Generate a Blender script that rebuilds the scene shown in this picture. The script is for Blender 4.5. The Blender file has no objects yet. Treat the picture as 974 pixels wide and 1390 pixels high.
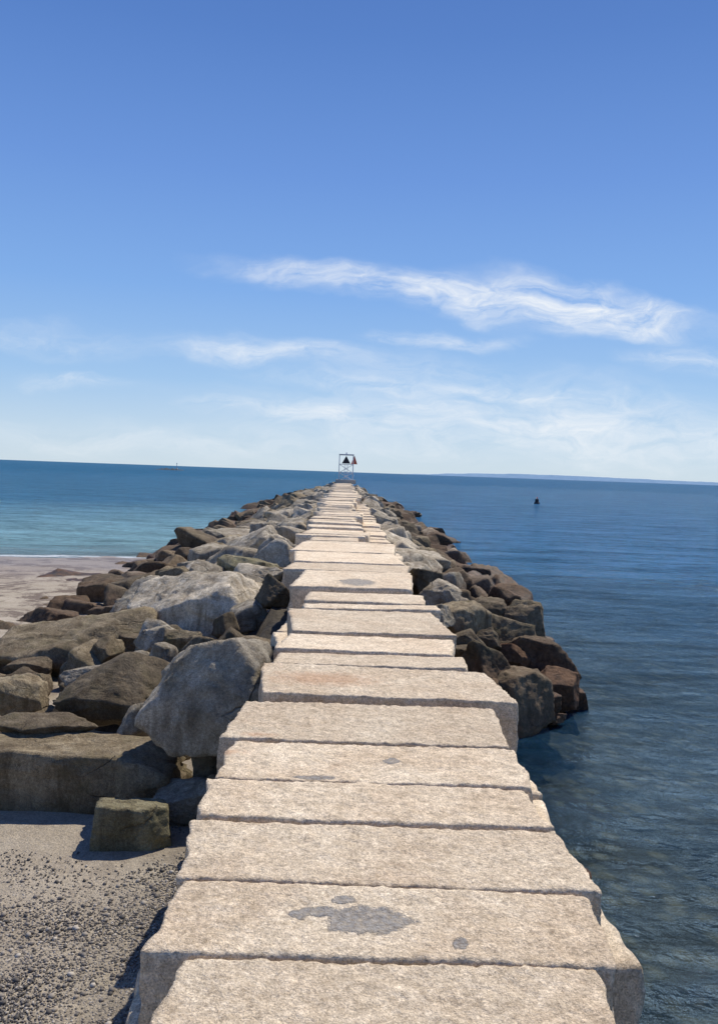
import bpy, bmesh, math, random
import numpy as np
from mathutils import Vector, Matrix, noise, Euler
R=math.radians
random.seed(7); rng=np.random.default_rng(7)
scene=bpy.context.scene
col=scene.collection
F=1173.0
# ------------------------------------------------------------------ camera
CAMH=1.5
cam_d=bpy.data.cameras.new('camera'); cam=bpy.data.objects.new('camera',cam_d); col.objects.link(cam)
cam_d.sensor_fit='VERTICAL'; cam_d.sensor_height=36; cam_d.lens=F/1390*36
cam_d.shift_y=-45/1390; cam_d.clip_end=60000; cam_d.clip_start=.05
Rm=(Matrix.Rotation(R(-1.03),3,'Z')@Matrix.Rotation(R(90-0.44),3,'X')@Matrix.Rotation(R(2.06),3,'Z'))
cam.matrix_world=Matrix.Translation((0,0,CAMH))@Rm.to_4x4()
scene.camera=cam
scene.view_settings.view_transform='Standard'; scene.view_settings.look='None'; scene.view_settings.exposure=0
def ray(u,v): return Rm@Vector(((u-487)/F,-(v-650)/F,-1))
def at_z(u,v,z):
    d=ray(u,v); t=(z-CAMH)/d.z; return Vector((d.x*t,d.y*t,z))
def at_y(u,v,y):
    d=ray(u,v); t=y/d.y; return Vector((d.x*t,y,CAMH+d.z*t))
def sst(a,b,x):
    t=min(1,max(0,(x-a)/(b-a))); return t*t*(3-2*t)
WZ=-2.0
# ------------------------------------------------------------------ node helper
class N:
    def __init__(s,nt): s.nt=nt; s.n=nt.nodes; s.l=nt.links
    def new(s,t,**k):
        n=s.n.new(t)
        for a,b in k.items(): setattr(n,a,b)
        return n
    def put(s,sock,v):
        if isinstance(v,bpy.types.NodeSocket): s.l.new(v,sock)
        elif v is not None: sock.default_value=v
    def math(s,op,a,b=None,clamp=False):
        n=s.new('ShaderNodeMath',operation=op,use_clamp=clamp); s.put(n.inputs[0],a)
        if b is not None: s.put(n.inputs[1],b)
        return n.outputs[0]
    def mr(s,v,a,b,c=0.,d=1.,smooth=False):
        n=s.new('ShaderNodeMapRange',interpolation_type='SMOOTHSTEP' if smooth else 'LINEAR')
        for i,x in enumerate((v,a,b,c,d)): s.put(n.inputs[i],x)
        return n.outputs[0]
    def mapping(s,v,loc=(0,0,0),rot=(0,0,0),sc=(1,1,1),t='POINT'):
        n=s.new('ShaderNodeMapping',vector_type=t); s.put(n.inputs[0],v)
        n.inputs[1].default_value=loc; n.inputs[2].default_value=rot; n.inputs[3].default_value=sc
        return n.outputs[0]
    def noise(s,v,scale,detail=4,rough=.55,dist=0):
        n=s.new('ShaderNodeTexNoise'); s.put(n.inputs['Vector'],v); s.put(n.inputs['Scale'],scale)
        n.inputs['Detail'].default_value=detail; n.inputs['Roughness'].default_value=rough; n.inputs['Distortion'].default_value=dist
        return n.outputs['Fac']
    def mix(s,f,a,b,mode='MIX'):
        n=s.new('ShaderNodeMix',data_type='RGBA',blend_type=mode); s.put(n.inputs[0],f)
        def c(x): return (*x,1) if isinstance(x,tuple) and len(x)==3 else x
        s.put(n.inputs[6],c(a)); s.put(n.inputs[7],c(b)); return n.outputs[2]
    def grey(s,v):
        cb=s.new('ShaderNodeCombineColor')
        for i in range(3): s.l.new(v,cb.inputs[i])
        return cb.outputs[0]
    def vadd(s,a,b,op='ADD'):
        n=s.new('ShaderNodeVectorMath',operation=op); s.put(n.inputs[0],a); s.put(n.inputs[1],b); return n.outputs[0]
    def bump(s,h,dist,strength=1.,normal=None):
        n=s.new('ShaderNodeBump'); n.inputs['Strength'].default_value=strength; n.inputs['Distance'].default_value=dist
        s.put(n.inputs['Height'],h)
        if normal is not None: s.put(n.inputs['Normal'],normal)
        return n.outputs[0]
def newmat(name):
    m=bpy.data.materials.new(name); m.use_nodes=True; g=N(m.node_tree); g.n.clear()
    out=g.new('ShaderNodeOutputMaterial'); return m,g,out
def principled(g,out,color,rough=.8,normal=None,metal=0,spec=.3):
    p=g.new('ShaderNodeBsdfPrincipled')
    g.put(p.inputs['Base Color'],(*color,1) if isinstance(color,tuple) and len(color)==3 else color)
    g.put(p.inputs['Roughness'],rough); p.inputs['Metallic'].default_value=metal
    p.inputs['Specular IOR Level'].default_value=spec
    if normal is not None: g.put(p.inputs['Normal'],normal)
    g.l.new(p.outputs[0],out.inputs[0]); return p
def simple(name,c,rough=.6,metal=0):
    m,g,out=newmat(name); tc=g.new('ShaderNodeTexCoord').outputs['Object']
    n=g.noise(tc,6,5); f=g.mr(n,.35,.7)
    principled(g,out,g.mix(f,tuple(x*.75 for x in c),c),rough,None,metal); return m

def rock_mat(name,c1,c2,tide=1.,moss=0.,stain=0.,stain_pts=(),patch_pts=(),grain=1.,crack=1.,lichen=.4,lo=.74):
    m,g,out=newmat(name)
    tc=g.new('ShaderNodeTexCoord').outputs['Object']
    oi=g.new('ShaderNodeObjectInfo'); rnd=oi.outputs['Random']
    geo=g.new('ShaderNodeNewGeometry'); pos=geo.outputs['Position']
    sc=g.new('ShaderNodeVectorMath',operation='SCALE'); g.l.new(oi.outputs['Location'],sc.inputs[0]); sc.inputs[3].default_value=1.7
    v=g.vadd(tc,sc.outputs[0])
    big=g.noise(v,1.6,5,.6,.4)
    c=g.mix(g.mr(big,.36,.64),c1,c2)
    mid=g.noise(v,11,6,.65)
    c=g.mix(1,c,g.mix(g.mr(mid,.32,.68),(.80,.78,.75),(1.12,1.12,1.12)),'MULTIPLY')
    cg=g.noise(v,42,4,.75)
    c=g.mix(1,c,g.mix(g.mr(cg,.36,.64),(lo,lo-.02,lo-.05),(1.2,1.2,1.19)),'MULTIPLY')
    fine=g.noise(v,130,3,.7)
    c=g.mix(1,c,g.mix(g.mr(fine,.32,.68),(.66,.63,.60),(1.3,1.3,1.28)),'MULTIPLY')
    vo=g.new('ShaderNodeTexVoronoi'); g.put(vo.inputs['Vector'],v); vo.inputs['Scale'].default_value=95
    spk=g.mr(vo.outputs['Distance'],.12,.26); c=g.mix(g.math('MULTIPLY',g.math('SUBTRACT',1.,spk),.5*grain),c,(.09,.078,.068))
    c=g.mix(1,c,g.grey(g.mr(rnd,0,1,.86,1.12)),'MULTIPLY')
    if crack>0:
        stv=g.noise(g.mapping(v,(0,0,0),(.4,.3,0),(5,5,.9)),1.,7,.72,.8)
        c=g.mix(1,c,g.mix(g.mr(stv,.38,.62),(.55,.51,.46),(1.16,1.16,1.15)),'MULTIPLY')
        bl=g.mr(g.noise(v,1.1,8,.74,.6),.48,.62); c=g.mix(g.math('MULTIPLY',bl,.32),c,(.15,.12,.08))
    if moss>0:
        mo=g.mr(g.noise(v,2.6,6,.65,.5),.5,.66); c=g.mix(g.math('MULTIPLY',mo,moss),c,(.12,.11,.045))
    if stain>0:
        st=g.mr(g.noise(v,2.1,4,.7,.8),.58,.74); c=g.mix(g.math('MULTIPLY',st,stain),c,(.52,.32,.19))
    li=g.mr(g.noise(v,7,7,.72,.3),.60,.68); c=g.mix(g.math('MULTIPLY',li,lichen),c,(.13,.12,.10))
    ck=None
    if crack>0:
        wv_=g.new('ShaderNodeTexNoise'); g.put(wv_.inputs['Vector'],v); wv_.inputs['Scale'].default_value=1.8; wv_.inputs['Detail'].default_value=7
        ma=g.new('ShaderNodeVectorMath',operation='MULTIPLY_ADD'); g.l.new(wv_.outputs['Color'],ma.inputs[0]); ma.inputs[1].default_value=(.5,.5,.5); g.l.new(v,ma.inputs[2])
        vc=g.new('ShaderNodeTexVoronoi',feature='DISTANCE_TO_EDGE'); g.put(vc.inputs['Vector'],g.mapping(ma.outputs[0],sc=(1,1,2.6))); vc.inputs['Scale'].default_value=1.0
        ck=g.math('MULTIPLY',g.mr(vc.outputs['Distance'],.0,.010,1.,0.),g.mr(g.noise(v,1.9,3),.50,.60))
        c=g.mix(g.math('MULTIPLY',ck,.6*crack),c,(.04,.034,.026))
    def ptmask(x,y,rx,ry,wob=.7,sharp=.75):
        mp=g.mapping(pos,(x,y,0),(0,0,0),(rx,ry,1000.),'TEXTURE')
        ln=g.new('ShaderNodeVectorMath',operation='LENGTH'); g.l.new(mp,ln.inputs[0])
        nz=g.noise(pos,14,5,.75)
        d=g.math('ADD',ln.outputs['Value'],g.math('MULTIPLY',g.math('SUBTRACT',nz,.5),wob*2))
        return g.mr(d,sharp,1.0,1.,0.)
    for (x,y,rx,ry) in stain_pts:
        c=g.mix(g.math('MULTIPLY',ptmask(x,y,rx,ry,.9,.3),.5),c,(.50,.26,.13))
    pm=None
    for (x,y,rx,ry) in patch_pts:
        k=ptmask(x,y,rx,ry,.85,.84); pm=k if pm is None else g.math('MAXIMUM',pm,k)
    if pm is not None:
        pc=g.mix(g.mr(g.noise(pos,60,4,.7),.35,.65),(.12,.11,.10),(.40,.38,.35))
        c=g.mix(g.math('MULTIPLY',pm,g.mr(g.noise(pos,30,4,.7),.35,.6,.6,.97)),c,pc)
    rough=.85
    if tide>0:
        sep=g.new('ShaderNodeSeparateXYZ'); g.l.new(pos,sep.inputs[0])
        zz=g.math('ADD',sep.outputs[2],g.math('MULTIPLY',g.math('SUBTRACT',g.noise(pos,1.3,5,.7),.5),1.0))
        t1=g.mr(zz,-.9,-1.3,0,tide); c=g.mix(t1,c,g.mix(g.mr(mid,.35,.65),(.06,.037,.024),(.17,.105,.06)))
        t2=g.mr(zz,-1.4,-1.8,0,tide); c=g.mix(t2,c,g.mix(g.mr(mid,.4,.6),(.015,.011,.008),(.11,.045,.018)))
        rough=g.mr(t2,0,1,.88,.36)
    h=g.math('ADD',g.math('MULTIPLY',g.noise(v,14,6,.7),.6),g.math('MULTIPLY',g.noise(v,70,4,.75),.36))
    h=g.math('ADD',h,g.math('MULTIPLY',g.noise(v,4,5,.65),1.0 if crack>0 else .25))
    if ck is not None: h=g.math('SUBTRACT',h,g.math('MULTIPLY',ck,.6))
    if pm is not None: h=g.math('ADD',h,g.math('MULTIPLY',pm,.2))
    nb=g.bump(h,.034 if crack==0 else .045,.95)
    principled(g,out,c,rough,nb,0,.25); return m

pA=at_z(500,1248,0); pB=at_z(432,1236,0); pC=at_z(625,1282,0); pD=at_z(405,1240,0); pE=at_z(465,1222,0)
sA=at_z(350,997,0); sB=at_z(440,925,0); sC=at_z(300,1020,0)
pts=[(pA.x,pA.y,.145,.095),(pB.x,pB.y,.075,.035),(pD.x,pD.y,.035,.03),(pE.x,pE.y,.045,.028),(pC.x,pC.y,.03,.04)]
q=at_z(530,1033,0); pts.append((q.x,q.y,.05,.045)); q=at_z(484,795,0); pts.append((q.x,q.y,.25,.35)); q=at_z(425,1055,0); pts.append((q.x,q.y,.12,.03))
M={}
M['slab']=rock_mat('pale_granite',(.74,.605,.445),(.87,.75,.58),tide=1,stain=.22,stain_pts=[(sA.x,sA.y,.12,.07),(sB.x,sB.y,.5,.25),(sC.x,sC.y,.16,.06)],patch_pts=pts,crack=0,lichen=.22,lo=.72)
M['pale']=rock_mat('weathered_pale_granite',(.50,.45,.36),(.67,.61,.50),tide=.95,stain=.2)
M['grey']=rock_mat('grey_granite',(.34,.31,.25),(.51,.465,.385),tide=.7,moss=.2)
M['brown']=rock_mat('brown_granite',(.235,.19,.125),(.385,.325,.225),tide=.55,moss=.35)
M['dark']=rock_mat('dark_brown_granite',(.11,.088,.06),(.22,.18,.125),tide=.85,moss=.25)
M['green']=rock_mat('algae_granite',(.26,.24,.15),(.42,.39,.27),tide=.1,moss=.5)
M['rust']=rock_mat('rusty_granite',(.13,.065,.038),(.24,.12,.058),tide=.6)
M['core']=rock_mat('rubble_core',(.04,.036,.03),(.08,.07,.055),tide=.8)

def tag(o,label=None,cat=None,group=None,kind=None):
    if label: o['label']=label
    if cat: o['category']=cat
    if group: o['group']=group
    if kind: o['kind']=kind
def mesh_obj(name,verts,faces,mat,smooth=True,parent=None):
    me=bpy.data.meshes.new(name); me.from_pydata([tuple(v) for v in verts],[],faces)
    if smooth: me.polygons.foreach_set('use_smooth',[True]*len(me.polygons))
    me.materials.append(mat); me.update()
    o=bpy.data.objects.new(name,me); col.objects.link(o)
    if parent: o.parent=parent
    return o
# ------------------------------------------------------------------ rock shapes
ICO={}
def ico(n):
    if n not in ICO:
        bm=bmesh.new(); bmesh.ops.create_icosphere(bm,subdivisions=n,radius=1)
        ICO[n]=(np.array([v.co[:] for v in bm.verts]),[[v.index for v in f.verts] for f in bm.faces]); bm.free()
    return ICO[n]
def disp(V,amps,seed):
    out=V.copy(); o=Vector((seed*3.17,seed*1.3,-seed*2.1))
    for i,p in enumerate(V):
        pv=Vector(p); s=Vector((0,0,0))
        for (wl,a) in amps:
            s+=noise.noise_vector(pv/wl+o)*a
        out[i]=p+np.array(s[:])
    return out
def rock_mesh(seed,dims,n=4,cuts=5,p=160,planes=None,block=False):
    r=np.random.default_rng(seed); D,Fc=ico(n)
    normals=[];ds=[]
    yw=(r.random()-.5)*(.5 if (planes or block) else 1.5); tl=.16 if block else (.25 if planes else .6)
    e=Euler(((r.random()-.5)*tl,(r.random()-.5)*tl,yw)).to_matrix()
    for ax in range(3):
        for s in (-1,1):
            v=Vector((0,0,0)); v[ax]=s; v=e@(v+Vector((r.random(3)-.5)*(.3 if block else .85))).normalized(); normals.append(v[:]); ds.append((.78 if block else .60)+r.random()*(.12 if block else .30))
    for i in range(5 if block else cuts):
        v=r.normal(size=3); v/=np.linalg.norm(v)
        if r.random()<.5: v[2]=abs(v[2])
        normals.append(v); ds.append((.92 if block else .72)+r.random()*.28)
    for (nn,dd) in (planes or []):
        v=Vector(nn).normalized(); normals.append(v[:]); ds.append(dd)
    Nn=np.array(normals); ds=np.array(ds)
    t=np.clip(D@Nn.T/ds,0,None); mx=t.max(1,keepdims=True)
    rad=1/(mx[:,0]*(((t/mx)**p).sum(1))**(1/p))
    rad=np.minimum(rad,1.7)
    V=D*rad[:,None]
    if n>=4:
        wob=np.array([noise.noise(Vector(q*2.2)+Vector((seed%31,0,0))) for q in V])
        for k in range(5):
            nn=r.normal(size=3); nn/=np.linalg.norm(nn); off=r.random()*.9-.35
            sd_=(V@nn+wob*.16>off).astype(float)
            V=V*(1-(.022+.028*r.random())*sd_)[:,None]
    V=V/np.abs(V).max(0)*np.array(dims)/2
    m=min(dims)
    if n>=4: V=disp(V,[(m*.9,m*.03),(m*.28,m*.024),(m*.1,m*.016)]+([(m*.04,m*.010)] if n>=5 else []),seed%97)
    else: V=disp(V,[(m*.8,m*.05),(m*.25,m*.03)],seed%97)
    return V,Fc
def rounded_slab(w,l,h,res,seed,rad=.035,amp=1.,skew=1.):
    nx,ny,nz=max(2,int(w/res)),max(2,int(l/res)),max(2,int(h/res))
    idx={};V=[];Fc=[]
    def g(i,j,k):
        if (i,j,k) not in idx:
            idx[(i,j,k)]=len(V); V.append((-w/2+w*i/nx,-l/2+l*j/ny,-h+h*k/nz))
        return idx[(i,j,k)]
    for i in range(nx):
        for j in range(ny):
            Fc.append([g(i,j,nz),g(i+1,j,nz),g(i+1,j+1,nz),g(i,j+1,nz)]); Fc.append([g(i,j,0),g(i,j+1,0),g(i+1,j+1,0),g(i+1,j,0)])
    for i in range(nx):
        for k in range(nz):
            Fc.append([g(i,0,k),g(i+1,0,k),g(i+1,0,k+1),g(i,0,k+1)]); Fc.append([g(i,ny,k),g(i,ny,k+1),g(i+1,ny,k+1),g(i+1,ny,k)])
    for j in range(ny):
        for k in range(nz):
            Fc.append([g(0,j,k),g(0,j,k+1),g(0,j+1,k+1),g(0,j+1,k)]); Fc.append([g(nx,j,k),g(nx,j+1,k),g(nx,j+1,k+1),g(nx,j,k+1)])
    V=np.array(V); half=np.array([w/2,l/2,h/2]); C=V+np.array([0,0,h/2])
    inner=np.clip(C,-(half-rad),half-rad); d=C-inner; ln=np.linalg.norm(d,axis=1,keepdims=True); ln[ln==0]=1
    C=inner+d/ln*np.minimum(ln,rad)
    V=C-np.array([0,0,h/2])
    r=np.random.default_rng(seed); s1,s2,s3=(r.random(3)-.5)*.05*skew
    V[:,1]+=V[:,0]*s1*.8; V[:,0]+=V[:,1]*s2*6; V[:,2]+=V[:,0]*s3*.25
    for i in range(len(V)):
        ex=abs(V[i,0])/(w/2)
        if ex>.9: V[i,0]+=noise.noise(Vector((V[i,1]*6,V[i,2]*5,seed+(V[i,0]>0)*9)))*.028*(ex-.9)*10
    am=[(.5,.008*amp),(.15,.005*amp),(.055,.0055*amp)]
    if res<.03: am.append((.022,.006*amp))
    return disp(V,am,seed%89),Fc
# ------------------------------------------------------------------ walkway slabs
SL=[(1460,1304,180,872),(1301,1203,199,838),(1200,1121,232,800),(1117,1066,262,736),(1063,1012,292,718),(1008,957,304,690),
    (949,909,346,686),(906,891,372,630),(888,867,379,616),(862,832,388,606),(829,823,412,592),(820,808,414,575),(803,780,400,562),(779,769,389,552),(768,754,396,542),(753,741,400,535)]
look={1:'pale granite walkway slab with the large dark crusty patch on its top, nearest the viewer',
 0:'pale granite slab cut by the bottom edge of the picture, before the patched slab',
 2:'plain broad pale granite slab just behind the slab with the dark patch',
 3:'pale granite walkway slab with a straight shaded front edge, third behind the bottom edge',
 4:'pale granite walkway slab with a small grey spot near its middle',
 5:'broad tan granite slab with rust stains at its left end',
 6:'reddish tan granite slab with a tall shaded front face sticking out on the right',
 7:'narrow pale granite slab directly behind the reddish tan slab',
 8:'narrow granite slab with its right end jutting out, second behind the reddish slab',
 9:'wide mottled granite slab in front of the thin wedge shaped slab',
 10:'thin wedge shaped granite slab about ten slabs up the walkway',
 11:'granite slab just before the raised slab with the round grey blotch',
 12:'raised granite slab with a round grey blotch on top and a protruding left end',
 13:'thin granite slab directly behind the slab with the round grey blotch',
 14:'pale granite slab second behind the slab with the round grey blotch',
 15:'pale granite slab where the walkway begins to narrow on the right'}
zoff=[-.005,.0,.0,.006,.004,.004,.016,.014,.022,.024,.022,.026,.05,.046,.055,.055]
rzs=[-.9,-1.1,-2.0,-.5,-1.5,-.9,-1.4,-.3,-1.6,-.2,1.4,-2.2,-.2,-1.8,.6,-1.8]
yend=0
for i,(vf,vb,uL,uR) in enumerate(SL):
    vhm=(uL+uR)/2; zf=zoff[i]
    a=at_z(vhm,vf,0); b=at_z(vhm,vb,0)
    L=at_z(uL,vf-4,0); Rr=at_z(uR,vf-4,0)
    w=Rr.x-L.x; l=max(.22,b.y-a.y-(.004 if i<7 else -.01))
    res=.015 if i<7 else (.03 if i<11 else .05)
    V,Fc=rounded_slab(w,l,.36,res,i*13+5,rad=.007 if i<10 else .012,skew=.9)
    o=mesh_obj('walkway_slab',V,Fc,M['slab']); o.location=((L.x+Rr.x)/2,(a.y+b.y)/2,zf); o.rotation_euler=(R(random.uniform(-.1,.25)),R(random.uniform(-.3,.3)),R(rzs[i]))
    tag(o,look[i],'stone slab','granite slabs of the walkway'); yend=b.y
y=yend+.02; k=0
far_proto=[]
while y<110:
    l=random.choice([.35,.5,.65,.9])*random.uniform(.85,1.15)*(1 if y<45 else 1.4); narrow=17.5<y<48
    xl=-.82+random.uniform(-.24,.16)-(.1 if y>40 else 0); xr=(.56 if narrow else .98)+random.uniform(-.24,.16)
    if y<40:
        V,Fc=rounded_slab(xr-xl,l-.05,.36,.07 if y<28 else .12,k*7+400,rad=.02)
        o=mesh_obj('walkway_slab',V,Fc,M['slab'])
    else:
        if len(far_proto)<6:
            V,Fc=rounded_slab(1.75,1.1,.4,.16,k*7+400,rad=.03); o=mesh_obj('walkway_slab',V,Fc,M['slab']); far_proto.append(o)
        else:
            o=far_proto[k%6].copy(); col.objects.link(o)
        o.scale=((xr-xl)/1.75,(l-.08)/1.1,1)
    o.location=((xl+xr)/2,y+l/2,random.uniform(-.04,.05)+.03); o.rotation_euler=(R(random.uniform(-.5,1.2)),R(random.uniform(-1,1)),R(random.uniform(-3.5,2)))
    if y<26: lab='walkway slab in the middle stretch where the path narrows beside the lower row of stones'
    elif y<60: lab='distant granite walkway slab seen edge on beyond the middle of the breakwater'
    else: lab='tiny far walkway slab on the last stretch before the beacon'
    tag(o,lab,'stone slab','granite slabs of the walkway, '+('middle' if y<26 else 'distant' if y<60 else 'far')+' stretch')
    y+=l; k+=1
y=17.3;k=0
while y<48:
    l=random.uniform(.5,.9)
    V,Fc=rounded_slab(.62,l-.07,.35,.08 if y<28 else .12,k*5+900,rad=.02)
    o=mesh_obj('lower_step_stone',V,Fc,M['slab']); o.location=(.95+random.uniform(-.06,.08),y+l/2,-.30+random.uniform(-.05,.05)); o.rotation_euler=(0,0,R(random.uniform(-3,3)))
    tag(o,'short granite stone in the lower row beside the right edge of the narrowed walkway','stone slab','lower row of stones along the right edge'); y+=l;k+=1
for ci,(zt,xr0,xl0) in enumerate([(-.37,.84,-.66),(-.82,.94,-.66),(-1.28,1.06,-.68),(-1.72,1.2,-.7)]):
    y=1.2+ci*.3;k=0
    while y<13.5:
        l=random.uniform(.8,1.4)
        if ci==0 and 3.4<y+l/2<5.9: l=.9; xr=xr0+.36
        elif ci==0: xr=xr0+random.uniform(-.05,.04)
        else: xr=xr0+random.uniform(-.06,.12)
        V,Fc=rounded_slab(xr-xl0,l-.03,.46,.035 if ci==0 else .07,k*3+ci*50+1300,rad=.02,amp=1.2)
        o=mesh_obj('wall_block',V,Fc,M['slab']); o.location=((xr+xl0)/2,y+l/2,zt+random.uniform(-.01,.0)); o.rotation_euler=(0,0,R(random.uniform(-2,2)))
        tag(o,['rough granite block jutting out just under the edge of the walkway slabs','granite block in the second course under the walkway','granite block in the third course under the walkway','granite block in the bottom course at the waterline'][ci],'stone block','wall blocks in course %d under the walkway'%(ci+1))
        y+=l;k+=1
# ------------------------------------------------------------------ boulder pile
def slopeR(y): return .8-.32*sst(13,28,y)
def PL(x,y): return -.22-.29*(-x-.9)
def PR(x,y): return -.25-slopeR(y)*(x-.9)
def P(x,y):
    if x<0: return PL(min(x,-.9),y)
    return max(PR(max(x,.9),y),-1.75)
def hit(u,v):
    d=ray(u,v); t=3.
    while t<140:
        p=Vector((0,0,CAMH))+d*t
        if p.z<P(p.x,p.y): return p
        t+=.03
    return p
placed=[]
nb=0
SP={
0:dict(block=True,seed=11),1:dict(block=True,seed=23),
2:dict(planes=[((-.15,-.75,.6),.60),((-.8,-.1,.6),.62),((.7,-.2,.65),.72),((0,.1,1),.78)],cuts=4),
3:dict(planes=[((-.55,-.42,.72),.44),((.9,-.25,.35),.62),((.1,.5,.86),.7),((-.2,-.95,.1),.62)],cuts=2),
4:dict(planes=[((-.6,-.3,.7),.42),((.75,-.3,.55),.45)],cuts=3),
5:dict(planes=[((-.35,-.35,.85),.42),((.5,-.6,.5),.55)],cuts=4,seed=412),
6:dict(planes=[((.1,-.6,.75),.46),((-.7,-.2,.6),.55),((.7,-.3,.5),.6)],cuts=3),
13:dict(planes=[((-.5,-.4,.75),.42)],cuts=4),11:dict(planes=[((-.4,-.4,.8),.5)],cuts=3),15:dict(planes=[((.4,-.4,.8),.5)],cuts=4),
31:dict(planes=[((.2,-.1,.97),.42)],cuts=3)}
def boulder(u,v,w,h,mat,label,z=None,syf=.9,seed=None,cuts=7,planes=None,block=False,name='boulder'):
    global nb
    c=hit(u,v) if z is None else at_z(u,v,z)
    d=(c-Vector((0,0,CAMH))).length; W=w*d/F; H=h*d/F; sy=W*syf
    al=math.asin((CAMH-c.z)/d)
    sz=max((H-sy*math.sin(al))/math.cos(al),.42*W*min(1,h/w*1.6))
    n=5 if d<22 else 4
    V,Fc=rock_mesh(seed if seed else 100+nb,(W*1.08,sy*1.05,sz*1.08),n,cuts,160,planes,block)
    o=mesh_obj(name,V,Fc,M[mat]); o.location=c
    tag(o,label,'boulder','boulders piled along the breakwater'); placed.append((c.x,c.y,max(W,sy)/2)); nb+=1
    return o
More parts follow.
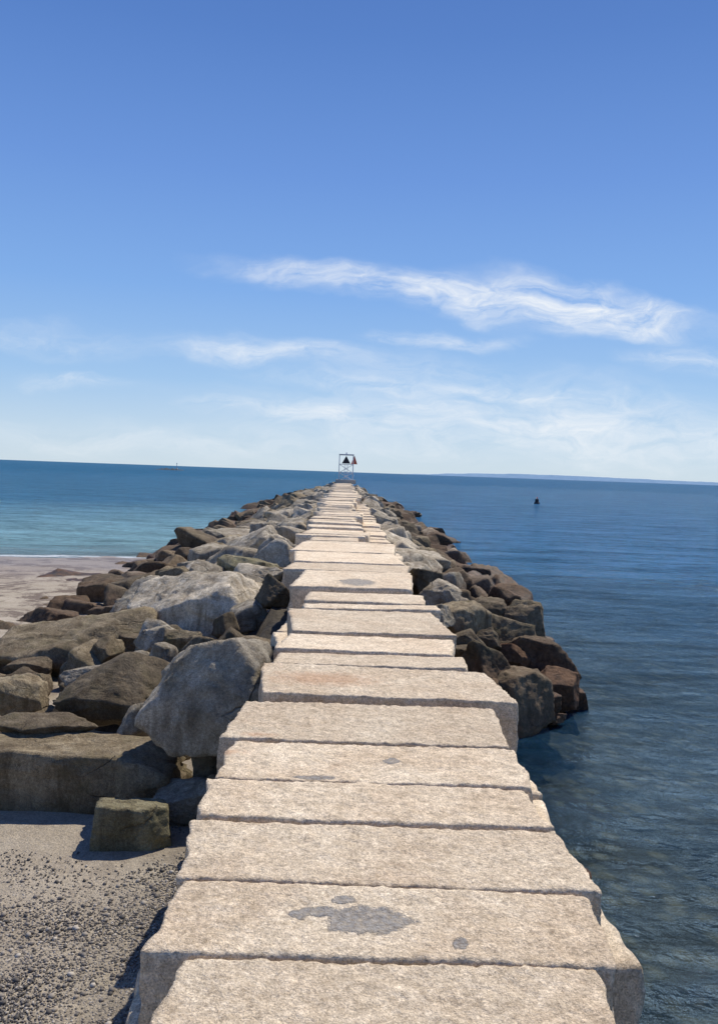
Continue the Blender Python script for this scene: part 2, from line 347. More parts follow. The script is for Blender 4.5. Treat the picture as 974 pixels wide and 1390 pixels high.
H=[
(95,1052,285,128,'brown','long low brown boulder lying on the sand at the left edge of the picture',-.93,.42),
(178,1120,98,76,'green','small squarish greenish rock on the sand in front of the long brown boulder',-.98,.62),
(291,940,184,162,'grey','big grey boulder beside the walkway, above the small dark rocks',None,.7),
(272,824,190,136,'pale','large pale boulder with a sunlit slanting face, left of the walkway',None,.7),
(354,743,104,80,'pale','pale pointed boulder on the crest near the walkway behind the large pale one',None,.7),
(95,880,215,122,'brown','large brown boulder leaning on the left slope, behind the shaded one',None,.7),
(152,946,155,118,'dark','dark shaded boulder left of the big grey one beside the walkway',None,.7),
(28,946,88,70,'brown','brown boulder at the left edge above the flat dark rock',None,.8),
(55,984,140,48,'dark','flat dark rock directly behind the long low brown boulder',None,.6),
(8,866,74,56,'brown','brown boulder cut by the left edge at the foot of the slope',None,.8),
(70,846,86,50,'dark','dark boulder at the outer foot of the slope on the beach',None,.8),
(258,1079,88,76,'grey','small angular rock wedged between greenish rock and walkway',-.92,.8),
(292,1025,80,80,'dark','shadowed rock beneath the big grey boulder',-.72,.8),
(196,820,112,80,'grey','angular grey boulder left of the large pale one',None,.75),
(145,808,90,58,'dark','dark boulder low on the left slope, next to the angular grey one',None,.8),
(328,802,76,90,'grey','upright grey boulder between the large pale one and the walkway',None,.75),
(366,808,52,60,'dark','small dark boulder against the walkway beside the upright grey one',None,.8),
(340,772,84,46,'green','mossy flat boulder below the pale pointed one',None,.8),
(367,785,50,36,'pale','small pale rock against the walkway under the pale pointed boulder',None,.8),
(240,788,72,50,'brown','dark brown boulder just behind the angular grey one',None,.8),
(285,760,84,54,'grey','grey boulder left of the mossy flat one',None,.8),
(212,778,72,44,'dark','blackish boulder on the outer left slope above the beach',None,.8),
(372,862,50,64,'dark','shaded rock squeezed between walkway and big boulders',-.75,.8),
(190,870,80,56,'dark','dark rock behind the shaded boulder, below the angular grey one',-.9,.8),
(308,731,70,46,'grey','low grey boulder left of the pale pointed one',None,.8),
(397,722,42,28,'pale','pale block touching the walkway behind the pale pointed boulder',None,.9),
(385,703,54,26,'pale','flat pale slab boulder on the left crest, farther along',None,1.),
(262,755,60,32,'dark','dark flat boulder at the outer edge near the shoreline',None,.8),
(5,905,54,56,'dark','small dark boulder at the left edge between two brown ones',None,.8),
(230,905,60,60,'dark','small shadowed rock behind the big grey boulder',-.8,.8),
(345,880,58,54,'dark','dark rock behind the right shoulder of the big grey boulder',-.6,.8),
# right
(567,762,92,50,'pale','flat tan boulder resting right beside the walkway on its right',None,.9),
(604,808,70,56,'pale','pale grey boulder below the flat tan one on the right',-.75,.9),
(628,850,96,76,'brown','brown boulder sloping toward the walkway right of the slabs',-.95,.9),
(711,855,54,80,'brown','upright brown boulder standing on the outer right edge',-1.45,.9),
(672,868,96,80,'brown','brown boulder in the middle of the right pile, left of the upright one',-1.25,.9),
(654,922,86,114,'dark','dark boulder nearest the walkway at the front of the right pile',-1.35,.9),
(698,938,118,112,'brown','big brown front boulder at the waterline of the right pile',-1.5,.8),
(752,940,78,78,'rust','reddish brown boulder at the tip of the right pile',-1.74,.9),
(732,905,84,84,'dark','dark boulder wedged behind the reddish tip boulder',-1.55,.9),
(645,800,76,60,'grey','grey boulder on the outer right slope above the upright one',None,.9),
(582,735,60,36,'pale','pale boulder on the right crest beyond the flat tan one',None,.8),
(614,768,66,48,'pale','pale tan boulder right of the flat tan one',None,.8),
(660,832,76,60,'dark','dark angular boulder left of the upright brown one',-1.2,.9),
(632,885,84,72,'dark','dark boulder filling the gap beside the walkway at right',-1.15,.9),
(552,722,48,26,'pale','low pale boulder on the right crest, farther along',None,.9),
(575,790,52,42,'dark','small dark rock under the flat tan boulder',-.7,.9),
(684,818,54,48,'dark','small dark boulder at the outer right waterline',None,.9),
(792,1190,30,22,'rust','small brown rock just breaking the water near the walkway',-1.93,.9),
(682,962,76,66,'dark','dark foot boulder standing in the water at the front of the right pile',-1.72,.9),
(726,956,74,58,'dark','low wet boulder at the waterline between the front boulder and the tip',-1.76,.9),
(640,955,60,70,'dark','dark foot boulder half hidden behind the walkway edge at right',-1.6,.9),
(590,840,52,46,'grey','small grey boulder tight against the walkway edge at right',-.65,.9),
(215,862,60,44,'grey','wedge of grey stone under the left corner of the large pale boulder',None,.8),
(120,915,60,40,'grey','small grey rock on top of the shaded boulder at left',None,.8),
(232,1012,60,56,'brown','brown stone at the foot of the big grey boulder, near the long boulder',-.9,.8),
(690,895,52,50,'rust','small rust stained stone in the middle of the right pile',-1.4,.9),
(660,870,40,40,'dark','narrow dark stone standing between two brown boulders at right',-1.1,.9),
(180,790,50,30,'grey','small grey stone low on the left slope above the beach',None,.8),
(45,905,60,40,'dark','dark stone under the leaning brown boulder at left',-1.1,.8),
(250,872,50,40,'brown','brown stone between the pale and the grey boulders',-.6,.8),
(778,950,36,36,'dark','small wet dark stone at the very tip of the right pile',-1.88,.9),
(748,975,40,26,'rust','low reddish wet stone in front of the tip of the right pile',-1.9,.9),
(300,1065,44,50,'dark','narrow dark stone tight against the walkway above the small wedged rock',-.8,.8),
]
for i,(u,v,w,h,m,lab,z,syf) in enumerate(H):
    boulder(u,v,w,h,m,lab,z,syf,**SP.get(i,{}))
for (u,v,w,h,lab) in [(243,739,34,18,'low dark rock awash near the beach, nearest of the sea rocks'),(272,722,30,13,'small dark rock awash beyond the nearer sea rock')]:
    boulder(u,v,w,h,'dark',lab,-1.8,.8)
protos={}
def proto(kind,i):
    if (kind,i) not in protos:
        V,Fc=rock_mesh(3000+i*17,(1.,.8+.12*(i%3),.55+.14*(i%4)),3 if kind=='far' else 4,4+i%4,150)
        me=bpy.data.meshes.new('boulder'); me.from_pydata([tuple(a) for a in V],[],Fc); me.polygons.foreach_set('use_smooth',[kind!='far']*len(me.polygons)); me.materials.append(M['grey'])
        protos[(kind,i)]=me
    return protos[(kind,i)]
meshmat={}
def auto_mesh(kind,i,mat):
    k=(kind,i,mat)
    if k not in meshmat:
        me=proto(kind,i).copy(); me.materials[0]=M[mat]; meshmat[k]=me
    return meshmat[k]
spots=[]
y=7.5
while y<115:
    st=.85 if y<14.5 else 1.15 if y<22 else 1.4 if y<45 else 1.75
    endt=sst(117,104,y)
    x=-1.3-.12*st
    while x>-(1.+6.2*max(.1,endt)):
        spots.append((x+random.uniform(-.3,.2)*st,y+random.uniform(-.45,.45)*st,st)); x-=st*random.uniform(.68,1.0)
    if y>12.3:
        x=1.5+.1*st
        lim=1.2+ (1.9/slopeR(y))*max(.15,endt)
        while x<lim:
            spots.append((x+random.uniform(-.1,.25)*st,y+random.uniform(-.4,.4)*st,st)); x+=st*random.uniform(.55,.8)
    y+=st*.76
spots.sort(key=lambda s:s[1])
cnt=0; leftover=[]
for (x,y,st) in spots:
    if y<9 and x<-3.2: continue
    size=st*random.choice([.75,.95,1.1,1.3,1.6])*random.uniform(.9,1.12)
    ad=abs(x)
    if ad<2.: size=min(size,1.6)
    zs=random.uniform(.65,1.05)
    hz=size*.75*zs
    z=(PL(x,y) if x<0 else PR(x,y))+.18-hz*.42+random.uniform(-.14,.16)
    near=min([math.hypot(x-a,y-b)/(r+size*.35) for a,b,r in placed] or [9])
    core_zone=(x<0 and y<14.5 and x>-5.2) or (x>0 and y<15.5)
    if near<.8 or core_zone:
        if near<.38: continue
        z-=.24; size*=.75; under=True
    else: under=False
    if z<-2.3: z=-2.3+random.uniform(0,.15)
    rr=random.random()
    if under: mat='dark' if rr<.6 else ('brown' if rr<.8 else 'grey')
    elif ad<2.6: mat='pale' if rr<.65 else 'grey'
    elif ad<4.2: mat='grey' if rr<.5 else ('pale' if rr<.65 else 'brown')
    else: mat='dark' if rr<.6 else 'brown'
    if x>0 and not under and ad>2.4: mat='brown' if rr<.35 else ('grey' if rr<.55 else 'dark')
    sc=(size,size*random.uniform(.7,1.2),size*zs)
    rot=(R(random.uniform(-30,30)),R(random.uniform(-30,30)),random.uniform(0,6.28))
    if cnt<235:
        o=bpy.data.objects.new('boulder',auto_mesh('near' if y<50 else 'far',random.randrange(14),mat)); col.objects.link(o)
        o.location=(x,y,z); o.scale=sc; o.rotation_euler=rot
        side='left' if x<0 else 'right'
        where='near stretch' if y<18 else 'middle stretch' if y<35 else 'far stretch'
        if ad<2.3: hgt='high against the walkway'
        elif ad<4: hgt='halfway down the slope'
        else: hgt='low by the water'
        lab='%s boulder %s on the %s flank, %s of the breakwater'%(mat,hgt,side,where)
        tag(o,lab,'boulder','%s boulders %s on the %s flank, %s'%(mat,hgt,side,where)); cnt+=1
    else: leftover.append((x,y,z,sc,rot,mat))
VV=[];FF=[];MI=[]; mats=['pale','grey','brown','dark']
for (x,y,z,sc,rot,mat) in leftover:
    me=proto('far',random.randrange(14)); V=np.array([v.co[:] for v in me.vertices]); Fc=[list(p.vertices) for p in me.polygons]
    V=(V*np.array(sc))@np.array(Euler(rot).to_matrix()).T+np.array([x,y,z]); b=len(VV)
    VV.extend(V.tolist()); FF.extend([[a+b for a in f] for f in Fc]); MI.extend([mats.index(mat)]*len(Fc))
o=mesh_obj('distant_boulders',VV,FF,M['pale'],False)
for m_ in mats[1:]: o.data.materials.append(M[m_])
o.data.polygons.foreach_set('material_index',MI)
tag(o,'mass of distant boulders on both flanks near the beacon','boulders',None,'stuff')
xs=np.linspace(-9,6,90); ys=np.concatenate([np.arange(6.8,30,.25),np.arange(30,118,.8)])
V=[];Fc=[]
for yy in ys:
    for xx in xs:
        e=sst(6.8,9.0,yy); er=sst(12.3,13.6,yy); ee=sst(118,108,yy)
        if xx<0: zc=PL(min(xx,-.9),yy)-.5-(1-e)*2.0
        else: zc=PR(max(xx,.9),yy)-.5-(1-er)*2.5
        if abs(xx)<1:
            zc=-.5 -(1-e)*.6
            if xx>.6 : zc-= (1-er)*2
        zc=zc-(1-ee)*3+noise.noise(Vector((xx*1.6,yy*1.6,0)))*.22
        V.append((xx,yy,max(zc,-4)))
nx=len(xs)
for j in range(len(ys)-1):
    for i in range(nx-1): Fc.append([j*nx+i,j*nx+i+1,(j+1)*nx+i+1,(j+1)*nx+i])
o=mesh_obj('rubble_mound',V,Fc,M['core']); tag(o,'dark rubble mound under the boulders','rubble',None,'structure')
# ------------------------------------------------------------------ ground and water
def shore(x): return 33+.45*(max(x,-60)+6.6)+.8*math.sin(x*.35)
def ground(x,y):
    s=shore(x)-y
    zb=-2+.031*s if s>0 else -2+.03*s
    if zb>-.9: zb=-.9+.4*(1-math.exp(-(zb+.9)))
    zb=max(zb,-7)
    zr=max(-2.35-.13*max(0,x-1)-.02*max(0,y-8),-7)
    t=sst(-.7,1.0,x); z=zb*(1-t)+zr*t
    if abs(x)<60 and -20<y<80: z+=noise.noise(Vector((x*.35,y*.35,3)))*.06+noise.noise(Vector((x*1.7,y*1.7,9)))*.018
    return z
def axis(near_lo,near_hi,step,far):
    a=list(np.arange(near_lo,near_hi,step)); s=step; v=near_hi
    up=[]
    while v<far: up.append(v); s*=1.18; v+=s
    up.append(far); s=step; v=near_lo; dn=[]
    while v>-far: s*=1.18; v-=s; dn.append(max(v,-far))
    return sorted(set([round(float(q),3) for q in dn+a+up]))
def sheet(name,ax,ay,zf,mat):
    V=[(x,y,zf(x,y)) for y in ay for x in ax]; n=len(ax)
    Fc=[[j*n+i,j*n+i+1,(j+1)*n+i+1,(j+1)*n+i] for j in range(len(ay)-1) for i in range(n-1)]
    return mesh_obj(name,V,Fc,mat),V
ax=axis(-22,14,.3,14000); ay=[q for q in axis(-2,60,.35,14000) if q>=-2000]
m,g,out=newmat('beach_sand'); pos=g.new('ShaderNodeNewGeometry').outputs['Position']
sep=g.new('ShaderNodeSeparateXYZ'); g.l.new(pos,sep.inputs[0])
c=g.mix(g.mr(g.noise(pos,1.2,6,.6),.35,.65),(.45,.38,.285),(.57,.495,.385))
c=g.mix(1,c,g.mix(g.mr(g.noise(pos,60,5,.8),.3,.7),(.5,.49,.47),(1.25,1.25,1.25)),'MULTIPLY')
wet=g.mr(g.math('ADD',sep.outputs[2],g.math('MULTIPLY',g.noise(pos,.5,4),.12)),-1.58,-1.84)
c=g.mix(g.math('MULTIPLY',wet,.7),c,(.255,.19,.15))
wr=g.mr(g.noise(g.mapping(pos,(0,0,0),(0,0,.4),(.8,.8,1)),1.1,9,.80,.6),.49,.56)
far_=g.mr(sep.outputs[1],8,14,.3,.85)
c=g.mix(g.math('MULTIPLY',wr,far_),c,(.14,.10,.075))
stn=g.new('ShaderNodeTexVoronoi'); g.put(stn.inputs['Vector'],g.vadd(pos,g.mapping(pos,sc=(.1,.1,0)))); stn.inputs['Scale'].default_value=3.2
wm=g.noise(pos,.9,8,.72,.5)
weed=g.mix(g.mr(wm,.44,.58),(.34,.27,.14),(.018,.022,.016))
weed=g.mix(g.math('MULTIPLY',g.mr(stn.outputs['Distance'],.25,.5),.75),weed,(.022,.022,.015))
right=g.mr(sep.outputs[0],-1.5,.5)
c=g.mix(right,c,weed)
h=g.math('ADD',g.noise(pos,9,6,.7),g.math('MULTIPLY',g.noise(pos,90,3,.7),.4))
principled(g,out,c,g.mr(wet,0,1,.9,.4),g.bump(h,.05,.9)); M['sand']=m
o,_=sheet('ground',ax,ay,ground,M['sand']); tag(o,'sandy beach sloping under the sea as the seabed','ground',None,'structure')
m,g,out=newmat('sea_water'); geo=g.new('ShaderNodeNewGeometry'); pos=geo.outputs['Position']
dep=g.new('ShaderNodeAttribute',attribute_name='depth').outputs['Fac']
foam=g.new('ShaderNodeAttribute',attribute_name='foam').outputs['Fac']
ln=g.new('ShaderNodeVectorMath',operation='LENGTH'); g.l.new(pos,ln.inputs[0]); dist=ln.outputs['Value']
def wv(rot,sx,sy,detail,rough,dd=.3):
    return g.noise(g.mapping(pos,(0,0,0),(0,0,rot),(sx,sy,1)),1.,detail,rough,dd)
w0=wv(.12,.12,.42,10,.86,.4); w1=wv(.25,.28,.65,5,.6); w2=wv(-.35,1.5,2.6,6,.66,.8); w3=wv(.5,6.,8.,4,.6,.6)
hh=g.math('ADD',g.math('MULTIPLY',w1,1.1),g.math('ADD',g.math('MULTIPLY',w2,.5),g.math('MULTIPLY',w3,.16)))
nrm=g.bump(hh,.6,.9)
sx=g.new('ShaderNodeSeparateXYZ'); g.l.new(pos,sx.inputs[0])
deepc=g.mix(g.mr(dep,.15,1.7),(.13,.24,.27),(.017,.088,.165))
rt=g.mr(sx.outputs[0],-1,1.5); rtf=g.math('MULTIPLY',rt,g.mr(dist,15,120,1.,.85))
deepc=g.mix(rtf,deepc,g.mix(g.mr(dist,7,38),(.010,.038,.072),(.020,.085,.175)))
rip=g.mr(g.math('ADD',g.math('MULTIPLY',w0,.65),g.math('MULTIPLY',w2,.35)),.40,.60,.45,1.6)  # light and dark of the ripples, painted into the water colour
deepc=g.mix(1,deepc,g.grey(rip),'MULTIPLY')
dif=g.new('ShaderNodeBsdfDiffuse'); g.put(dif.inputs[0],deepc)
tr=g.new('ShaderNodeBsdfTransparent'); tr.inputs[0].default_value=(.72,.83,.88,1)
op=g.mr(g.math('POWER',2.718,g.math('MULTIPLY',dep,g.mr(sx.outputs[0],-2,1,-1.3,-.6))),0,1,1,.0)
op=g.math('MAXIMUM',op,g.mr(dist,10,38,0,.97))
body=g.new('ShaderNodeMixShader'); g.l.new(g.math('MULTIPLY',op,g.mr(dep,0,.25,.3,1)),body.inputs[0]); g.l.new(tr.outputs[0],body.inputs[1]); g.l.new(dif.outputs[0],body.inputs[2])
gl=g.new('ShaderNodeBsdfGlossy'); g.put(gl.inputs['Roughness'],g.mr(dist,5,200,.04,.16)); g.l.new(nrm,gl.inputs['Normal']); gl.inputs[0].default_value=(.76,.90,1,1)
fr=g.new('ShaderNodeFresnel'); fr.inputs[0].default_value=1.33; g.l.new(nrm,fr.inputs['Normal'])
fs=g.math('MULTIPLY',fr.outputs[0],g.mr(w0,.4,.6,.35,1.2))
ff=g.math('MINIMUM',g.math('MULTIPLY',fs,g.mr(dist,6,400,.8,.5)),g.mr(dist,15,400,.44,.18))
fin=g.new('ShaderNodeMixShader'); g.l.new(ff,fin.inputs[0]); g.l.new(body.outputs[0],fin.inputs[1]); g.l.new(gl.outputs[0],fin.inputs[2])
fo=g.new('ShaderNodeBsdfDiffuse'); fo.inputs[0].default_value=(.7,.73,.75,1)
fn=g.mr(g.math('ADD',foam,g.math('MULTIPLY',g.math('SUBTRACT',g.noise(g.mapping(pos,(0,0,0),(0,0,-.3),(.6,1.3,1)),1.5,9,.85),.5),2.6)),.5,1.0,0,.75)
fin2=g.new('ShaderNodeMixShader'); g.l.new(fn,fin2.inputs[0]); g.l.new(fin.outputs[0],fin2.inputs[1]); g.l.new(fo.outputs[0],fin2.inputs[2])
g.l.new(fin2.outputs[0],out.inputs[0]); M['water']=m
o,V=sheet('water',ax,ay,lambda x,y:WZ,M['water']); tag(o,'blue rippled sea reaching the horizon','sea',None,'structure')
dp=[max(0,WZ-ground(v[0],v[1])) for v in V]
fm=[]
for v in V:
    if v[0]<-2.5:
        s=v[1]-shore(v[0]); k=math.exp(-((s-.4)/.7)**2)*.85+math.exp(-((s-4.5+1.2*math.sin(v[0]*.4))/.8)**2)*.4+math.exp(-((s-14+2*math.sin(v[0]*.3))/1.5)**2)*.2
        fm.append(k-.7*(1-min(1,k/.1)))
    else: fm.append(-1)
for nm,dat in (('depth',dp),('foam',fm)):
    at=o.data.attributes.new(nm,'FLOAT','POINT'); at.data.foreach_set('value',dat)
# ------------------------------------------------------------------ pebbles
Vb,Fb=ico(1)
VV=[];FF=[];cntp=0;tries=0
while cntp<32000 and tries<260000:
    tries+=1
    x=random.uniform(-3.2,-.85); yy=random.uniform(2.9,7.2)
    dens=noise.noise(Vector((x*1.1,yy*1.1,5)))*.9+ (5.3-yy)*.40 + (x+2.2)*.35
    if random.random()>dens+.10: continue
    r_=random.uniform(.003,.0078)*(1+ (random.random()<.04)*1.3)
    z=ground(x,yy)+r_*.3
    S=np.array([random.uniform(.8,1.4),random.uniform(.8,1.3),random.uniform(.5,.8)])*r_
    rot=np.array(Euler((random.uniform(-.3,.3),random.uniform(-.3,.3),random.uniform(0,6.3))).to_matrix())
    P_=((Vb*S)@rot.T+np.array([x,yy,z])); b=len(VV)
    VV.extend(P_.tolist()); FF.extend([[a+b for a in f] for f in Fb]); cntp+=1
m,g,out=newmat('pebble_stone'); geo=g.new('ShaderNodeNewGeometry')
rp=g.new('ShaderNodeValToRGB'); g.l.new(geo.outputs['Random Per Island'],rp.inputs[0])
e=rp.color_ramp.elements; e[0].color=(.06,.055,.05,1); e[1].color=(.5,.45,.38,1); q=e.new(.5); q.color=(.17,.15,.13,1); q=e.new(.8); q.color=(.31,.27,.22,1)
principled(g,out,rp.outputs[0],.7); M['pebble']=m
o=mesh_obj('pebbles',VV,FF,m); tag(o,'grey pebbles scattered over the sand beside the walkway','pebbles',None,'stuff')
# ------------------------------------------------------------------ beacon
steel=simple('galvanised_steel',(.72,.73,.74),.7,.0); white=simple('white_paint',(.75,.76,.76)); black=simple('dark_paint',(.03,.032,.04)); red=simple('red_paint',(.80,.12,.04)); conc=simple('concrete',(.5,.46,.40),.9)
def bar(bm,a,b,r=.05,sides=8):
    a=Vector(a);b=Vector(b);d=b-a;q=d.to_track_quat('Z','Y'); ring=[]
    for p in (a,b):
        ring.append([bm.verts.new(p+q@Vector((r*math.cos(t*2*math.pi/sides),r*math.sin(t*2*math.pi/sides),0))) for t in range(sides)])
    for t in range(sides): bm.faces.new([ring[0][t],ring[0][(t+1)%sides],ring[1][(t+1)%sides],ring[1][t]])
    bm.faces.new(ring[0][::-1]); bm.faces.new(ring[1])
def boxb(bm,c,s):
    r=bmesh.ops.create_cube(bm,size=1)
    for v in r['verts']: v.co=Vector(c)+Vector([v.co[i]*s[i] for i in range(3)])
def fin(name,bm,mat,parent=None,bev=0):
    if bev: bmesh.ops.bevel(bm,geom=bm.edges[:],offset=bev,segments=2,affect='EDGES')
    bmesh.ops.recalc_face_normals(bm,faces=bm.faces[:])
    me=bpy.data.meshes.new(name); bm.to_mesh(me); bm.free(); me.materials.append(mat)
    o=bpy.data.objects.new(name,me); col.objects.link(o)
    if parent: o.parent=parent
    return o
by=111.5
bc=at_y(469,650,by)
bt=bpy.data.objects.new('navigation_beacon',None); col.objects.link(bt); bt.location=(bc.x,by,.1)
tag(bt,'skeleton steel navigation beacon with triangular dayboards at the far end of the breakwater','beacon')
bm=bmesh.new(); boxb(bm,(0,0,.12),(2.6,2.6,.5)); fin('concrete_base',bm,conc,bt,.03)
hw=.9; TH=3.6
for sx_ in (-1,1):
    for sy_ in (-1,1):
        bm=bmesh.new(); bar(bm,(sx_*hw,sy_*hw,.25),(sx_*hw*.98,sy_*hw*.98,TH),.05); fin('leg',bm,steel,bt)
for z in (1.25,2.35,TH-.05):
    bm=bmesh.new()
    for a,b in (((-1,-1),(1,-1)),((1,-1),(1,1)),((1,1),(-1,1)),((-1,1),(-1,-1))): bar(bm,(a[0]*hw,a[1]*hw,z),(b[0]*hw,b[1]*hw,z),.035)
    fin('rail',bm,steel,bt)
for sy_ in (-1,1):
    for (z0,z1) in ((.3,1.25),(1.25,2.35)):
        bm=bmesh.new(); bar(bm,(-hw,sy_*hw,z0),(hw,sy_*hw,z1),.03); bar(bm,(hw,sy_*hw+.09,z0),(-hw,sy_*hw+.09,z1),.03); fin('cross_brace',bm,steel,bt)
def tri(name,cx,cy,cz,w,h,mat,rz=0):
    bm=bmesh.new(); q=Matrix.Rotation(rz,3,'Z')
    pts_=[(-w/2,0,-h/2),(w/2,0,-h/2),(0,0,h/2)]
    f=[bm.verts.new(q@Vector(p)+Vector((cx,cy,cz))) for p in pts_]; bk=[bm.verts.new(q@(Vector(p)+Vector((0,.05,0)))+Vector((cx,cy,cz))) for p in pts_]
    bm.faces.new(f); bm.faces.new(bk[::-1])
    for i in range(3): bm.faces.new([f[i],f[(i+1)%3],bk[(i+1)%3],bk[i]])
    return fin(name,bm,mat,bt)
d1=tri('dayboard',-.02,-hw-.14,2.95,1.1,1.0,black); d1['label']='dark triangular dayboard facing the walkway'
d2=tri('dayboard',hw+.14,-.3,2.95,1.2,1.1,red,R(50)); d2['label']='red triangular dayboard on the right side'
bm=bmesh.new(); boxb(bm,(0,0,TH+.03),(1.95,1.95,.05)); fin('platform',bm,steel,bt)
bm=bmesh.new(); bar(bm,(0,0,TH+.06),(0,0,TH+.3),.1,14); fin('lantern',bm,white,bt)
bm=bmesh.new(); bar(bm,(-.2,-hw-.08,.2),(-.2,-hw-.08,2.4),.025); bar(bm,(.2,-hw-.08,.2),(.2,-hw-.08,2.4),.025)
for i in range(8): bar(bm,(-.2,-hw-.08,.4+i*.25),(.2,-hw-.08,.4+i*.25),.018)
fin('ladder',bm,steel,bt)
# ------------------------------------------------------------------ buoy
bp=at_z(728,684,WZ)
by_=bpy.data.objects.new('channel_buoy',None); col.objects.link(by_); by_.location=bp
tag(by_,'small dark can buoy floating alone on the sea right of the breakwater','buoy')
def lathe(name,prof,mat,parent,n=20):
    V=[];Fc=[]
    for (r_,z) in prof:
        for t in range(n): V.append((r_*math.cos(t*2*math.pi/n),r_*math.sin(t*2*math.pi/n),z))
    for j in range(len(prof)-1):
        for t in range(n): Fc.append([j*n+t,j*n+(t+1)%n,(j+1)*n+(t+1)%n,(j+1)*n+t])
    return mesh_obj(name,V,Fc,mat,True,parent)
lathe('float_body',[(0,-.3),(.36,-.3),(.4,0),(.36,.2),(.28,.3),(0,.3)],black,by_)
lathe('can_tower',[(0,.3),(.25,.3),(.25,.65),(.22,.7),(0,.7)],black,by_)
lathe('topmark',[(0,.7),(.05,.7),(.05,.8),(.11,.85),(.05,.92),(0,.92)],red,by_)
# ------------------------------------------------------------------ islet and marker, far coast
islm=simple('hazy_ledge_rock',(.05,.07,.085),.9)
ic=at_z(230,638,WZ)
V=[];Fc=[];n=60
wI=at_z(284,638,WZ).x-at_z(178,638,WZ).x
for j in range(9):
    for i in range(n+1):
        t=i/n; e=math.sin(math.pi*t)**.6; s=math.sin(math.pi*j/8)
        V.append((ic.x-wI/2+wI*t,ic.y-6+j*2,WZ-.3+ (0.7+1.5*abs(noise.noise(Vector((t*9,j*.5,2)))))*e*s*1.2))
for j in range(8):
    for i in range(n): Fc.append([j*(n+1)+i,j*(n+1)+i+1,(j+1)*(n+1)+i+1,(j+1)*(n+1)+i])
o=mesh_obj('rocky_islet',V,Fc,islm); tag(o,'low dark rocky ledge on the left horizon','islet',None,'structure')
mk=at_z(197,638,WZ); mt=bpy.data.objects.new('marker_post',None); col.objects.link(mt); mt.location=(mk.x,ic.y,WZ)
tag(mt,'thin pale marker post standing on the low dark ledge at the left horizon','marker')
lathe('pedestal',[(0,0),(.8,0),(.6,1.5),(0,1.5)],conc,mt); lathe('post',[(0,1.5),(.25,1.5),(.2,5.),(0,5.)],white,mt); lathe('cage_mark',[(0,4.9),(.4,5.),(.4,5.5),(0,5.7)],white,mt)
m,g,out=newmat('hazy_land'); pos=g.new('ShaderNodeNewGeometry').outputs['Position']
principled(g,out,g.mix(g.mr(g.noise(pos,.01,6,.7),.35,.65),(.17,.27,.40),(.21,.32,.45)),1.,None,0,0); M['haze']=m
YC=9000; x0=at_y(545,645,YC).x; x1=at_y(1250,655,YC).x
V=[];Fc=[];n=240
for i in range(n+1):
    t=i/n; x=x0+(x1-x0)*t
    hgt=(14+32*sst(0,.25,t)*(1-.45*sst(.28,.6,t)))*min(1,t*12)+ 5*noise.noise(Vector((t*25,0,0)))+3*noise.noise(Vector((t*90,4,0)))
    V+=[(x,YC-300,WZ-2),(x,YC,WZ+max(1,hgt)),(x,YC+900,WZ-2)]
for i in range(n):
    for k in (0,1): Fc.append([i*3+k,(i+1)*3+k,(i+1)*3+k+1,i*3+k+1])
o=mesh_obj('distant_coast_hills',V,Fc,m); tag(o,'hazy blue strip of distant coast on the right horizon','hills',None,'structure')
# ------------------------------------------------------------------ light and sky
AZ=R(34); EL=R(56)
sd=Vector((math.sin(AZ)*math.cos(EL),math.cos(AZ)*math.cos(EL),math.sin(EL)))
L=bpy.data.lights.new('sun','SUN'); L.energy=4.7; L.angle=R(.5); L.color=(1,.935,.83); lo=bpy.data.objects.new('sun',L); col.objects.link(lo); lo.rotation_euler=sd.to_track_quat('Z','Y').to_euler(); lo.location=(0,0,30)
w=bpy.data.worlds.new('World'); scene.world=w; w.use_nodes=True; g=N(w.node_tree); g.n.clear()
out=g.new('ShaderNodeOutputWorld'); bg=g.new('ShaderNodeBackground')
sky=g.new('ShaderNodeTexSky',sky_type='NISHITA'); sky.sun_disc=False; sky.sun_elevation=EL; sky.sun_rotation=AZ; sky.air_density=1.0; sky.dust_density=.1; sky.ozone_density=3.0
tc=g.new('ShaderNodeTexCoord').outputs['Generated']
sp=g.new('ShaderNodeSeparateXYZ'); g.l.new(tc,sp.inputs[0]); Y=g.math('MAXIMUM',sp.outputs[1],.02)
X=g.math('DIVIDE',sp.outputs[0],Y); Z=g.math('DIVIDE',sp.outputs[2],Y)
cb=g.new('ShaderNodeCombineXYZ'); g.l.new(X,cb.inputs[0]); g.l.new(Z,cb.inputs[1]); uv=cb.outputs[0]
def tp(u,v): d=ray(u,v); return d.x/d.y,d.z/d.y
rp=g.new('ShaderNodeValToRGB'); g.l.new(sp.outputs[2],rp.inputs[0]); e=rp.color_ramp.elements
S_=1/.11
def cc(r_,g_,b_): return (r_,g_,b_,1)
e[0].position=0; e[0].color=cc(.58,.71,.82); e[1].position=1; e[1].color=cc(.03,.085,.33)
for p_,c_ in ((.045,(.50,.66,.84)),(.10,(.345,.555,.85)),(.2,(.215,.42,.82)),(.32,(.145,.305,.72)),(.45,(.09,.215,.58)),(.65,(.045,.12,.42))):
    q=e.new(p_); q.color=cc(*c_)
sc2=g.new('ShaderNodeVectorMath',operation='SCALE'); g.l.new(rp.outputs[0],sc2.inputs[0]); sc2.inputs[3].default_value=S_
skc=g.mix(.9,sky.outputs[0],sc2.outputs[0])
nz=g.new('ShaderNodeTexNoise'); g.put(nz.inputs['Vector'],g.mapping(uv,sc=(1,2,1))); nz.inputs['Scale'].default_value=9; nz.inputs['Detail'].default_value=7
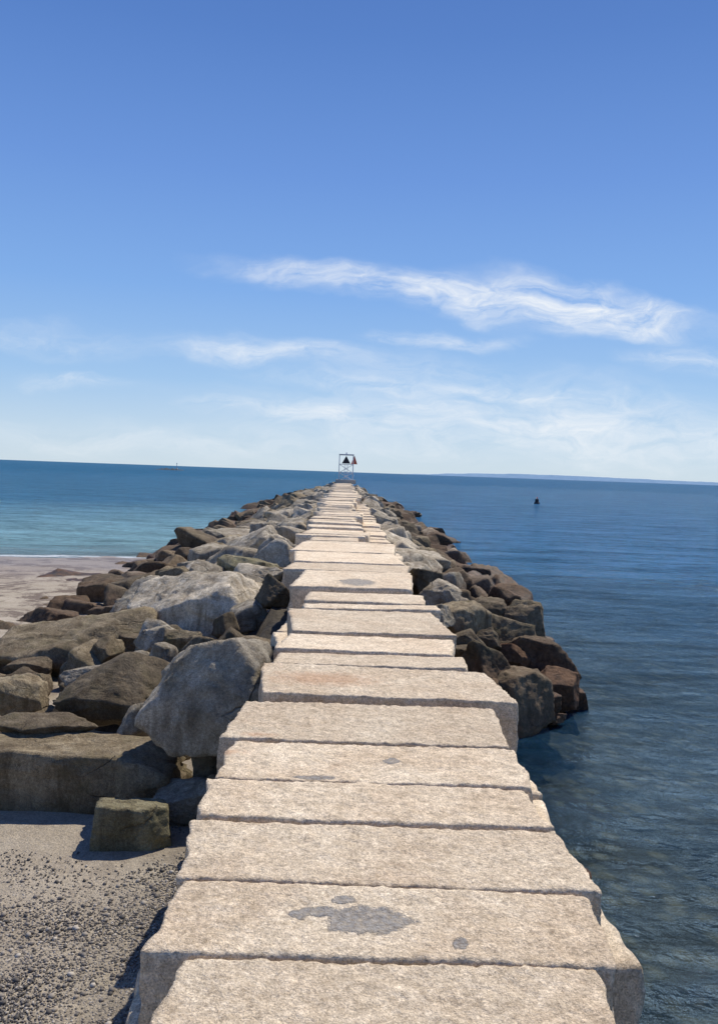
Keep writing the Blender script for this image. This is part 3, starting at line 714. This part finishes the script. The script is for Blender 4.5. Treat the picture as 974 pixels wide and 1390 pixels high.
wob=g.new('ShaderNodeVectorMath',operation='MULTIPLY_ADD'); g.l.new(nz.outputs['Color'],wob.inputs[0]); wob.inputs[1].default_value=(.14,.055,0); wob.inputs[2].default_value=(-.07,-.0275,0)
uvd=g.vadd(uv,wob.outputs[0])
total=None
streaks=[(460,380,180,14,-6,.7),(620,398,170,21,-5,.9),(770,410,150,26,-9,1.0),(870,430,70,22,-14,1.0),(400,368,90,11,-3,.55),(700,425,120,16,-8,.8),
 (350,474,130,13,2,.65),(600,458,110,9,0,.7),(560,500,420,20,-4,.32),(740,538,160,11,-3,.55),(520,522,180,9,-2,.5),
 (60,462,130,14,-2,.38),(120,518,90,10,-3,.48),(430,565,110,13,-2,.7),(760,585,460,36,-2,.75),(930,490,90,16,0,.55),(530,550,90,7,0,.45),(300,552,60,7,0,.38),(250,600,400,18,0,.4),(930,440,70,14,-5,.38)]
fib=g.noise(g.mapping(uvd,(0,0,0),(0,0,.22),(5,30,1)),1.5,9,.6,.6)
fib2=g.noise(g.mapping(uvd,(3,0,0),(0,0,-.9),(14,34,1)),1.4,8,.66,.6)
tex=g.mr(g.math('ADD',g.math('MULTIPLY',fib,.5),g.math('MULTIPLY',fib2,.5)),.38,.63)
for (u,v,a,b,ang,st) in streaks:
    x_,z_=tp(u,v)
    mp=g.mapping(uvd,(x_,z_,0),(0,0,R(ang)),(a*1.35/F,b*1.9/F,1),'TEXTURE')
    ln=g.new('ShaderNodeVectorMath',operation='LENGTH'); g.l.new(mp,ln.inputs[0])
    k=g.math('MULTIPLY',g.mr(ln.outputs['Value'],1.,.0,0,1,True),st)
    total=k if total is None else g.math('ADD',total,g.math('MULTIPLY',k,g.math('SUBTRACT',1.,g.math('MINIMUM',total,1.))))
cl=g.math('MULTIPLY',total,g.math('ADD',g.math('MULTIPLY',tex,.95),.10),True)
front=g.mr(sp.outputs[1],.05,.3)
cl=g.math('MULTIPLY',cl,front)
g.l.new(g.mix(cl,skc,(8.2,8.5,8.8)),bg.inputs[0]); bg.inputs[1].default_value=.11
g.l.new(bg.outputs[0],out.inputs[0])
print('boulders hero',nb,'auto',cnt,'left',len(leftover))
